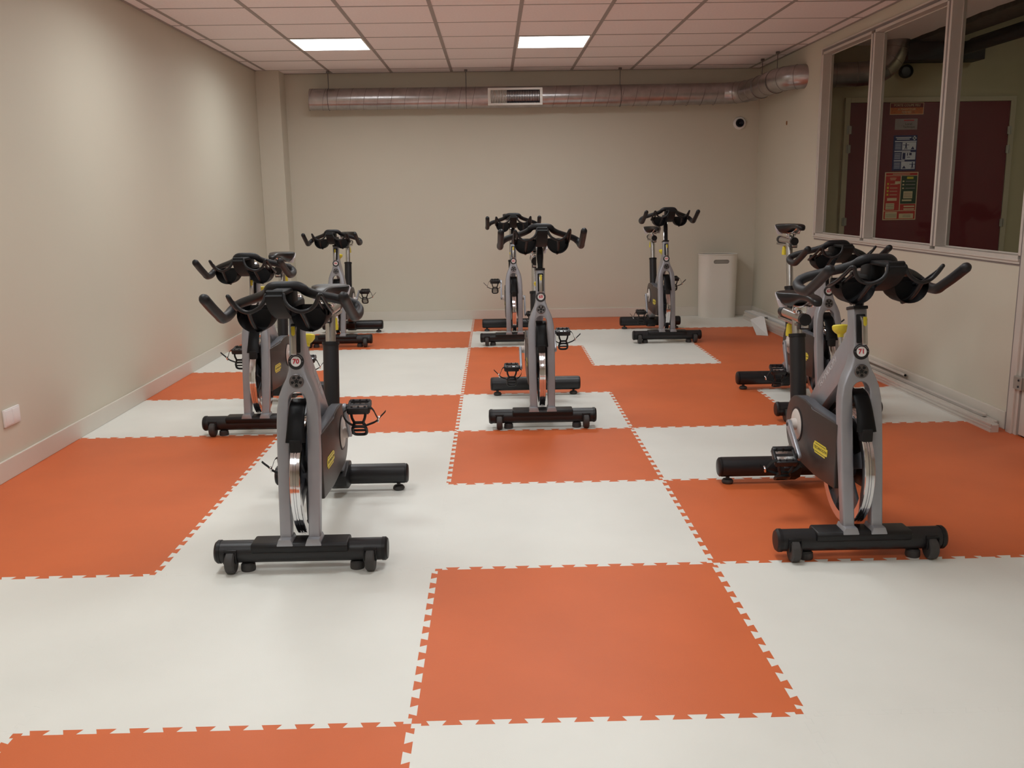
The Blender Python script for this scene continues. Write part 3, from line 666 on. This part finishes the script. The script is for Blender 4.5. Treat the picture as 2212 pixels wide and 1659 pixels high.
# --- handlebar group (height as on the bike by the glazed wall, front row)
post = MB().box(-.0205, .0205, -.018, .018, -.22, .135, .005)
PM = T(0, .1715, .90) @ RX(-TA)
K['post'] = post.mesh('handlebar_post', 'chrome'); K['post_strip'] = None
mb = MB().box(-.0145, .0145, -.0225, .0, -.20, .12, .003)
for k in range(10): mb.box(-.012, .012, -.024, -.02, -.19+k*.022, -.182+k*.022)
K['post_strip'] = mb.mesh('scale_strip', 'black')
EZ = .965
def mir(P): return [(-p[0],)+tuple(p[1:]) for p in P]
barR = [(.0, .020, .114, .017), (.038, .022, .113, .017), (.056, .028, .105, .0165), (.066, .045, .093, .0165), (.092, .080, .078, .0165), (.134, .118, .063, .0165), (.185, .155, .045, .017), (.210, .170, .031, .018)]
gripR = [(.211, .170, .030, .0185), (.2235, .158, .017, .0185), (.2275, .12, .005, .0185), (.227, .06, .003, .018), (.226, .03, .009, .018), (.225, 0, .022, .0175), (.224, -.07, .053, .0175), (.223, -.15, .092, .0175)]
full = smooth(mir(barR)[::-1][:-1]+barR, 5)
K['bar'] = MB().tube([(x, y, z+EZ) for x, y, z, r in full], [r for *_, r in full], 14).mesh('bar', 'grip', 50)
for s, nm in ((1, 'R'), (-1, 'L')):
    g_ = smooth(gripR, 5); K['grip'+nm] = MB().tube([(s*x, y, z+EZ) for x, y, z, r in g_], [r for *_, r in g_], 14, rnd=True).mesh('grip', 'grip', 50)
# front console strap and clamp
mb = MB()
strap = smooth([(-.145, .108, .026), (-.155, .100, .027), (-.135, .072, .029), (-.085, .040, .030), (-.02, .018, .031), (.05, .006, .032), (.13, .008, .03)], 5)
prev = None
for y, z, wd in strap:
    row = [mb.bm.verts.new(p) for p in ((-wd, y, z-.006+EZ), (wd, y, z-.006+EZ), (wd, y+.012, z+.008+EZ), (-wd, y+.012, z+.008+EZ))]
    if prev:
        for k in range(4): mb.bm.faces.new((prev[k], prev[(k+1) % 4], row[(k+1) % 4], row[k]))
    else: mb.bm.faces.new(row[::-1])
    prev = row
mb.bm.faces.new(prev)
mb.box(-.030, .030, .02, .19, EZ+.010, EZ+.06, .01).box(-.026, .026, .0, .10, EZ+.04, EZ+.105, .01)
mb.box(-.028, .028, -.145, .03, EZ+.094, EZ+.110, .006)
K['console'] = mb.mesh('console', 'console', 40, recalc=True)
K['knob_stem'] = MB().box(-.030, .030, .02, .10, EZ+.055, EZ+.095, .012).mesh('stem_clamp', 'grip')
for s, nm in ((1, 'R'), (-1, 'L')):
    mb = MB()
    rimp = smooth([(.028, -.140, .100), (.034, -.148, .080), (.050, -.152, .060), (.080, -.148, .046), (.105, -.138, .049), (.124, -.138, .062), (.136, -.145, .080), (.143, -.152, .096), (.149, -.144, .098), (.152, -.10, .074), (.153, -.04, .047), (.152, .02, .028), (.146, .06, .020)], 5)
    rr = [.0068]*len(rimp)
    mb.tube([(s*x, y, z+EZ) for x, y, z in rimp], rr, 8, rnd=True)
    mb.tube([(s*x, y, z+EZ) for x, y, z in smooth([(.137, -.132, .078), (.136, -.07, .050), (.138, 0, .022)], 5)], .0065, 8)
    mb.tube([(s*x, y, z+EZ) for x, y, z in smooth([(.084, -.146, .046), (.088, -.10, .010), (.088, -.05, -.020), (.088, .0, -.034)], 5)], .0075, 8)
    # bowl: half barrel with rounded back
    rows = []
    for y, sc, dz in ((-.062, .96, .000), (-.045, 1, .0), (-.01, 1, 0), (.03, .99, 0), (.055, .92, .002), (.07, .78, .006)):
        rows.append([mb.bm.verts.new((s*(.090+.060*sc*math.cos(R(a))), y+(.05 if False else 0)*0, EZ+dz+.026-.060*sc*math.sin(R(a)))) for a in range(-18, 199, 12)])
    for i in range(len(rows)-1):
        for k in range(len(rows[0])-1): mb.bm.faces.new((rows[i][k], rows[i][k+1], rows[i+1][k+1], rows[i+1][k]))
    lo = rows[-1]; mb.bm.faces.new(lo)
    # back wall a little in front of the closed end
    mb.prism([(s*(.090+.055*math.cos(R(a))), EZ+.026-.055*math.sin(R(a))) for a in range(-6, 187, 12)], 'y', .050, .056)
    f0 = [f for f in mb.bm.faces if len(f.verts) == 4 and all(v in set(sum(rows, [])) for v in f.verts)]
    bmesh.ops.solidify(mb.bm, geom=f0, thickness=.004)
    K['cup'+nm] = mb.mesh('bottle_holder', 'black', 50, recalc=True)
# --- seat group: slider at z .777
SD = .2   # seat tube lean (dy per dz)
SZ = .777; SY = .83
ta = math.degrees(math.atan(SD))
K['sleeve'] = MB().tube([(0, SY+SD*(.33-SZ), .33), (0, SY+SD*(.697-SZ), .697)], .0335, 24, flat=.95).mesh('seat_tube', 'tube_black')
K['sleeve_ring'] = MB().tube([(0, SY+SD*(.690-SZ), .690), (0, SY+SD*(.704-SZ), .704)], .0365, 24).mesh('tube_collar', 'black')
K['seatpost'] = MB().tube([(0, SY+SD*(.44-SZ), .44), (0, SY, SZ)], .0215, 24).mesh('seat_post', 'satin')
K['slider'] = MB().tube([(0, .735, SZ), (0, 1.0, SZ)], .0225, 24).box(-.016, .016, .72, 1.05, SZ-.036, SZ-.022, .002).mesh('seat_slider', 'satin')
K['slidercap'] = MB().tube([(0, .716, SZ), (0, .740, SZ)], .0255, 24).box(-.020, .020, .722, .76, SZ-.042, SZ-.02, .002).mesh('slider_cap', 'black')
K['slidercap2'] = MB().tube([(0, .985, SZ), (0, 1.03, SZ)], .0238, 24).mesh('slider_cap', 'black')
K['seatknob'] = MB().lathe([(0, -.03), (.0145, -.03), (.0155, -.02), (.012, .022), (.006, .026), (.006, .04), (0, .04)], None, 18).mesh('seat_knob', 'yellow')
mb = MB()
for s in (-1, 1): mb.tube(smooth([(s*.015, .63, SZ+.088), (s*.020, .70, SZ+.060), (s*.022, .80, SZ+.052), (s*.030, .87, SZ+.066), (s*.035, .90, SZ+.080)], 4), .0042, 8)
mb.box(-.024, .024, .775, .825, SZ+.018, SZ+.056, .005).tube([(-.03, .80, SZ+.035), (.03, .80, SZ+.035)], .008, 10)
K['rails'] = mb.mesh('seat_rails', 'chrome')
secs = [(.572, .010, .012, .094), (.582, .020, .020, .101), (.61, .026, .024, .109), (.66, .028, .022, .113), (.72, .032, .024, .112), (.77, .044, .042, .110), (.815, .064, .062, .108), (.85, .079, .062, .107), (.88, .081, .050, .108), (.900, .070, .038, .108), (.912, .035, .016, .104)]
mb = MB(); prev = None; NA = 20
for y, hw, dp, tz in smooth(secs, 3):
    row = []
    for k in range(NA):
        a = 2*math.pi*k/NA; cx = math.cos(a); sz = math.sin(a)
        x = hw*math.copysign(abs(cx)**.75, cx); zz = (sz*.012 if sz > 0 else sz*dp*(1-.25*(1-abs(cx))))
        row.append(mb.bm.verts.new((x, y, SZ+tz-.012+zz+(.004*(cx*cx) if sz > 0 else 0))))
    if prev:
        for k in range(NA): mb.bm.faces.new((prev[k], prev[(k+1) % NA], row[(k+1) % NA], row[k]))
    else: mb.bm.faces.new(row[::-1])
    prev = row
mb.bm.faces.new(prev)
K['saddle'] = mb.mesh('saddle', 'saddle', 60, recalc=True)
for s in (-1, 1):
    mb = MB()
    pts = [(.848, .070), (.872, .092), (.900, .100), (.912, .084), (.900, .056), (.872, .040), (.846, .040)]
    base = {0: .080, 1: .083, 2: .074, 3: .060, 4: .060, 5: .066, 6: .068}
    A_ = [mb.bm.verts.new((s*(base[i]+.0035), y, SZ+z)) for i, (y, z) in enumerate(pts)]; B2 = [mb.bm.verts.new((s*(base[i]-.03), y, SZ+z)) for i, (y, z) in enumerate(pts)]
    mb.bm.faces.new(A_); mb.bm.faces.new(B2[::-1])
    for i in range(7): mb.bm.faces.new((A_[i], B2[i], B2[(i+1) % 7], A_[(i+1) % 7]))
    K['saddle_side%d' % s] = mb.mesh('saddle_panel', 'seat_panel', recalc=True)
# --- resistance knob above the down tube
K['knob'] = MB().lathe([(0, .035), (.026, .035), (.030, .030), (.029, .018), (.022, .008), (.012, .0), (.010, -.012), (0, -.012)], None, 24).mesh('resistance_knob', 'yellow')
K['knob_stem'] = MB().lathe([(0, -.012), (.009, -.012), (.009, -.06), (.016, -.062), (.016, -.085), (0, -.085)], None, 18).mesh('knob_stem', 'satin')
# --- crank arm: origin at crank axle, arm along +y, arm on +x side; pedal: origin at its axle
def arm(s):
    P = circ(.0, 0, .019, 90, 270, 8)+circ(.170, 0, .015, -90, 90, 8)
    m = MB().prism(P, 'x', min(s*.102, s*.117), max(s*.102, s*.117), .004, ang=50)
    m.tube([(s*.085, 0, 0), (s*.104, 0, 0)], .015, 16)
    m.tube([(s*.112, .17, 0), (s*.125, .17, 0)], .007, 12)
    return m.mesh('crank_arm', 'silver')
K['armR'] = arm(1); K['armL'] = arm(-1)
K['axle_bolt'] = MB().lathe([(0, 0), (.008, 0), (.008, .002), (0, .002)], RY(90), 14).mesh('axle_bolt', 'deep')
# pedal, centred on its body, outward = +x
mb = MB().tube([(-.052, 0, 0), (.046, 0, 0)], .012, 14)
for y in (-.034, .034): mb.box(-.041, .041, y-.009, y+.009, -.013, .014, .003)
for x in (-.039, .039): mb.box(x-.006, x+.006, -.038, .038, -.011, .012, .003)
for y in (-.030, .030):
    for x in (-.026, 0, .026): mb.lathe([(0, .005), (.004, .005), (.005, 0)], T(x, y, .013), 8)
K['pedal'] = mb.mesh('pedal', 'tube_black')
K['pedal_plate'] = MB().box(-.037, .037, -.024, .024, -.008, .009, .003).mesh('pedal_plate', 'satin')
mb = MB()   # toe cage hanging below the body
for s_ in (-1, 1):
    cp = smooth([(s_*.028, -.036, -.008), (s_*.025, -.045, -.026), (s_*.018, -.046, -.046), (s_*.024, -.044, -.062)], 4)
    mb.tube(cp, [.0075]*len(cp), 8, flat=.7)
rp = [(.027*math.copysign(abs(math.cos(a))**.6, math.cos(a)), -.040+.012*math.sin(a)*-1, -.084+.024*math.copysign(abs(math.sin(a))**.6, math.sin(a))) for a in [2*math.pi*k/20 for k in range(20)]]
mb.loop(rp, .0062, 8)
mb.box(-.022, .022, -.050, -.038, -.052, -.042, .003).box(-.026, .026, -.044, -.035, -.088, -.079, .003).box(-.03, .03, -.040, -.030, -.012, .002, .003)
K['cage'] = mb.mesh('toe_cage', 'black', 50)
mb = MB()
sl_ = smooth([(-.044, -.03, .004), (-.060, -.03, -.010), (-.058, -.03, -.034), (-.042, -.03, -.056), (-.015, -.034, -.067), (.018, -.034, -.067), (.044, -.03, -.060), (.062, -.03, -.052), (.076, -.03, -.040)], 4)
su_ = smooth([(.036, -.03, .013), (.050, -.03, .010), (.060, -.03, -.004), (.066, -.03, -.020), (.076, -.03, -.040), (.086, -.034, -.026), (.098, -.038, -.012), (.108, -.040, 0)], 4)
for L_ in (sl_, su_):
    prev = None
    for x, y, z in L_:
        row = [mb.bm.verts.new((x, y+dy, z+dz)) for dy, dz in ((-.0065, -.0018), (.0065, -.0018), (.0065, .0018), (-.0065, .0018))]
        if prev:
            for k in range(4): mb.bm.faces.new((prev[k], prev[(k+1) % 4], row[(k+1) % 4], row[k]))
        else: mb.bm.faces.new(row)
        prev = row
    mb.bm.faces.new(prev[::-1])
K['strap'] = mb.mesh('pedal_strap', 'deep', 60, recalc=True)
K['buckle'] = MB().box(-.004, .004, -.009, .009, -.011, .011, .002, T(.076, -.03, -.041) @ RY(15)).mesh('buckle', 'chrome')

HT = T(0, 0, 0)
def onhead(z, dx=0): return T(dx, fy_(z), z) @ RX(-TA)
def make_bike(x, y, num, bar, seat, crank, label, rz=0, pt=(10, 12)):
    b = thing('exercise_bike', label, 'exercise bike', (x, y, 0), 'stationary bikes set out in rows', rz)
    fr = obj('frame', K['frame'], b); obj('head_collar', K['collar'], fr)
    for s in (-1, 1):
        Mx = T(s*.0219, .385, .615) @ RX(-47*1)
        # lettering runs down the slanting tube
        if s < 0: Mt = T(-.0219, .375, .612) @ Matrix(((0, 0, -1, 0), (-.765, .644, 0, 0), (.644, .765, 0, 0), (0, 0, 0, 1)))
        else: Mt = T(.0219, .375, .612) @ Matrix(((0, 0, 1, 0), (.765, .644, 0, 0), (-.644, .765, 0, 0), (0, 0, 0, 1)))
        obj('frame_lettering', K['frame_text'], fr, Mt)
    fb = obj('front_base', K['front_tube'], b); obj('base_cover', K['front_cover'], fb)
    for s in (-1, 1):
        obj('end_cap', K['cap_f'], fb, T(s*.288, .02, .069) @ (RZ(180) if s < 0 else Matrix()))
        obj('transport_wheel', K['wheel'], fb, T(s*.248, -.012, .0405)); obj('wheel_housing', K['wheel_fork'], fb, T(s*.248, -.012, .0405))
        obj('levelling_foot', K['foot_f'], fb, T(s*.196, .015, .0))
    rb = obj('rear_base', K['rear_tube'], b); obj('base_clamp', K['rear_clamp'], rb)
    for s in (-1, 1):
        obj('end_cap', K['cap_r'], rb, T(s*.282, .93, .076) @ (RZ(180) if s < 0 else Matrix()))
        obj('levelling_foot', K['foot_r'], rb, T(s*.255, .925, 0))
    fw = obj('flywheel', K['rim'], b, T(*FW)); obj('spokes', K['spokes'], fw, RX(random.uniform(0, 72)))
    for s, nm in ((-1, 'L'), (1, 'R')):
        g_ = obj('belt_guard', K['guard'+nm], b); obj('guard_lid', K['lid'+nm], g_); obj('crank_disc', K['disc'+nm], g_); obj('disc_trim', K['ring'+nm], g_)
        ang = 12
        if s < 0: Mp = T(-.0785, .245, .342) @ RZ(-90) @ RY(-2) @ Matrix.Diagonal((1.22, 1, .85, 1))
        else: Mp = T(.0785, .245, .342) @ RZ(90) @ RY(2) @ Matrix.Diagonal((1.22, 1, .85, 1))
        obj('maker_plate', K['plateL'], g_, Mp); obj('plate_lettering', K['plate_text'], g_, Mp @ T(0, -.0014, 0) @ RX(90)); obj('plate_rule', K['plate_lines'], g_, Mp)
    obj('brake_shroud', K['shroud'], b); obj('brake_pad', K['pad'], b)
    bd = obj('number_badge', K['badge'], b, onhead(.742)); obj('badge_face', K['badge_face'], bd); obj('ring_lettering', K['badge_ring'], bd)
    if num not in K: K[num] = text_mesh(num, .0235, 'red_print', .0003, 1.0, .03)
    obj('number', K[num], bd, T(0, -.0058, 0) @ RX(90))
    hc = obj('hub_cap', K['hubcap'], b, onhead(.673)); obj('star_emblem', K['star'], hc)
    sp_ = obj('brake_slot', K['slot'], b, onhead(.823)); lv = obj('brake_lever', K['lever'], sp_); obj('lever_mark', K['lever_tip'], sp_)
    kb = obj('resistance_knob', K['knob'], b, T(0, .315, .775) @ RX(-14)); obj('knob_stem', K['knob_stem'], kb)
    # handlebar
    D = T(0, bar*TILT, bar)
    ps = obj('handlebar_post', K['post'], b, D @ PM); obj('scale_strip', K['post_strip'], ps)
    hb = obj('handlebar', K['bar'], b, D)
    obj('grip', K['gripL'], hb); obj('grip', K['gripR'], hb); obj('console', K['console'], hb); obj('bottle_holder', K['cupL'], hb); obj('bottle_holder', K['cupR'], hb)
    # seat
    obj('seat_tube', K['sleeve'], b); obj('tube_collar', K['sleeve_ring'], b)
    S = T(0, seat*SD, seat)
    obj('seat_post', K['seatpost'], b, S)
    sl = obj('seat_slider', K['slider'], b, S); obj('slider_cap', K['slidercap'], sl); obj('slider_cap', K['slidercap2'], sl); obj('seat_knob', K['seatknob'], sl, T(0, .925, SZ-.068))
    sd = obj('seat', K['saddle'], b, S); obj('seat_rails', K['rails'], sd); obj('seat_panel', K['saddle_side-1'], sd, label='pale side panel'); obj('seat_panel', K['saddle_side1'], sd, label='pale side panel')
    # cranks, pedals  (crank = angle of the image-left arm, measured from rearwards to up)
    for s, nm, a in ((-1, 'L', crank), (1, 'R', crank+180)):
        ca = obj('crank_arm', K['arm'+nm], b, T(0, .535, .372) @ RX(a)); obj('axle_bolt', K['axle_bolt'], ca, T(s*.116, 0, 0) @ (RZ(180) if s < 0 else Matrix()))
        px, py, pz = s*.168, .535+.17*math.cos(R(a)), .372+.17*math.sin(R(a))
        Mp = T(px, py, pz) @ RX(pt[0 if s < 0 else 1]) @ (RZ(180) if s < 0 else Matrix())
        if s < 0: Mp = T(px, py, pz) @ RX(pt[0]) @ Matrix.Scale(-1, 4, (1, 0, 0))
        pd = obj('pedal', K['pedal'], b, Mp); obj('pedal_plate', K['pedal_plate'], pd); obj('toe_cage', K['cage'], pd); obj('pedal_strap', K['strap'], pd); obj('buckle', K['buckle'], pd)
    return b
make_bike(-.478, 1.015, '70', -.060, .06, 310, 'silver and black exercise bike numbered 70, front row left', pt=(10, 14))
make_bike(1.540, 1.010, '71', .000, .0, 215, 'silver and black exercise bike numbered 71, front row by the glazed wall', pt=(35, 20))
make_bike(-1.125, 3.00, '69', -.070, .095, 160, 'exercise bike in the middle row nearest the left wall, behind bike 70')
make_bike(.494, 3.035, '68', .062, .125, 210, 'exercise bike in the middle of the room with its number badge 68')
make_bike(2.163, 3.085, '67', -.056, .22, 245, 'exercise bike numbered 67 with its seat raised high, behind bike 71', pt=(25, 20))
make_bike(-1.185, 6.15, '66', -.050, .11, 200, 'exercise bike in the back row nearest the left wall')
make_bike(.405, 6.085, '65', .070, .26, 60, 'exercise bike in the back row partly hidden behind bike 68')
make_bike(1.770, 6.07, '64', .100, .12, 240, 'exercise bike in the back row beside the white bin')
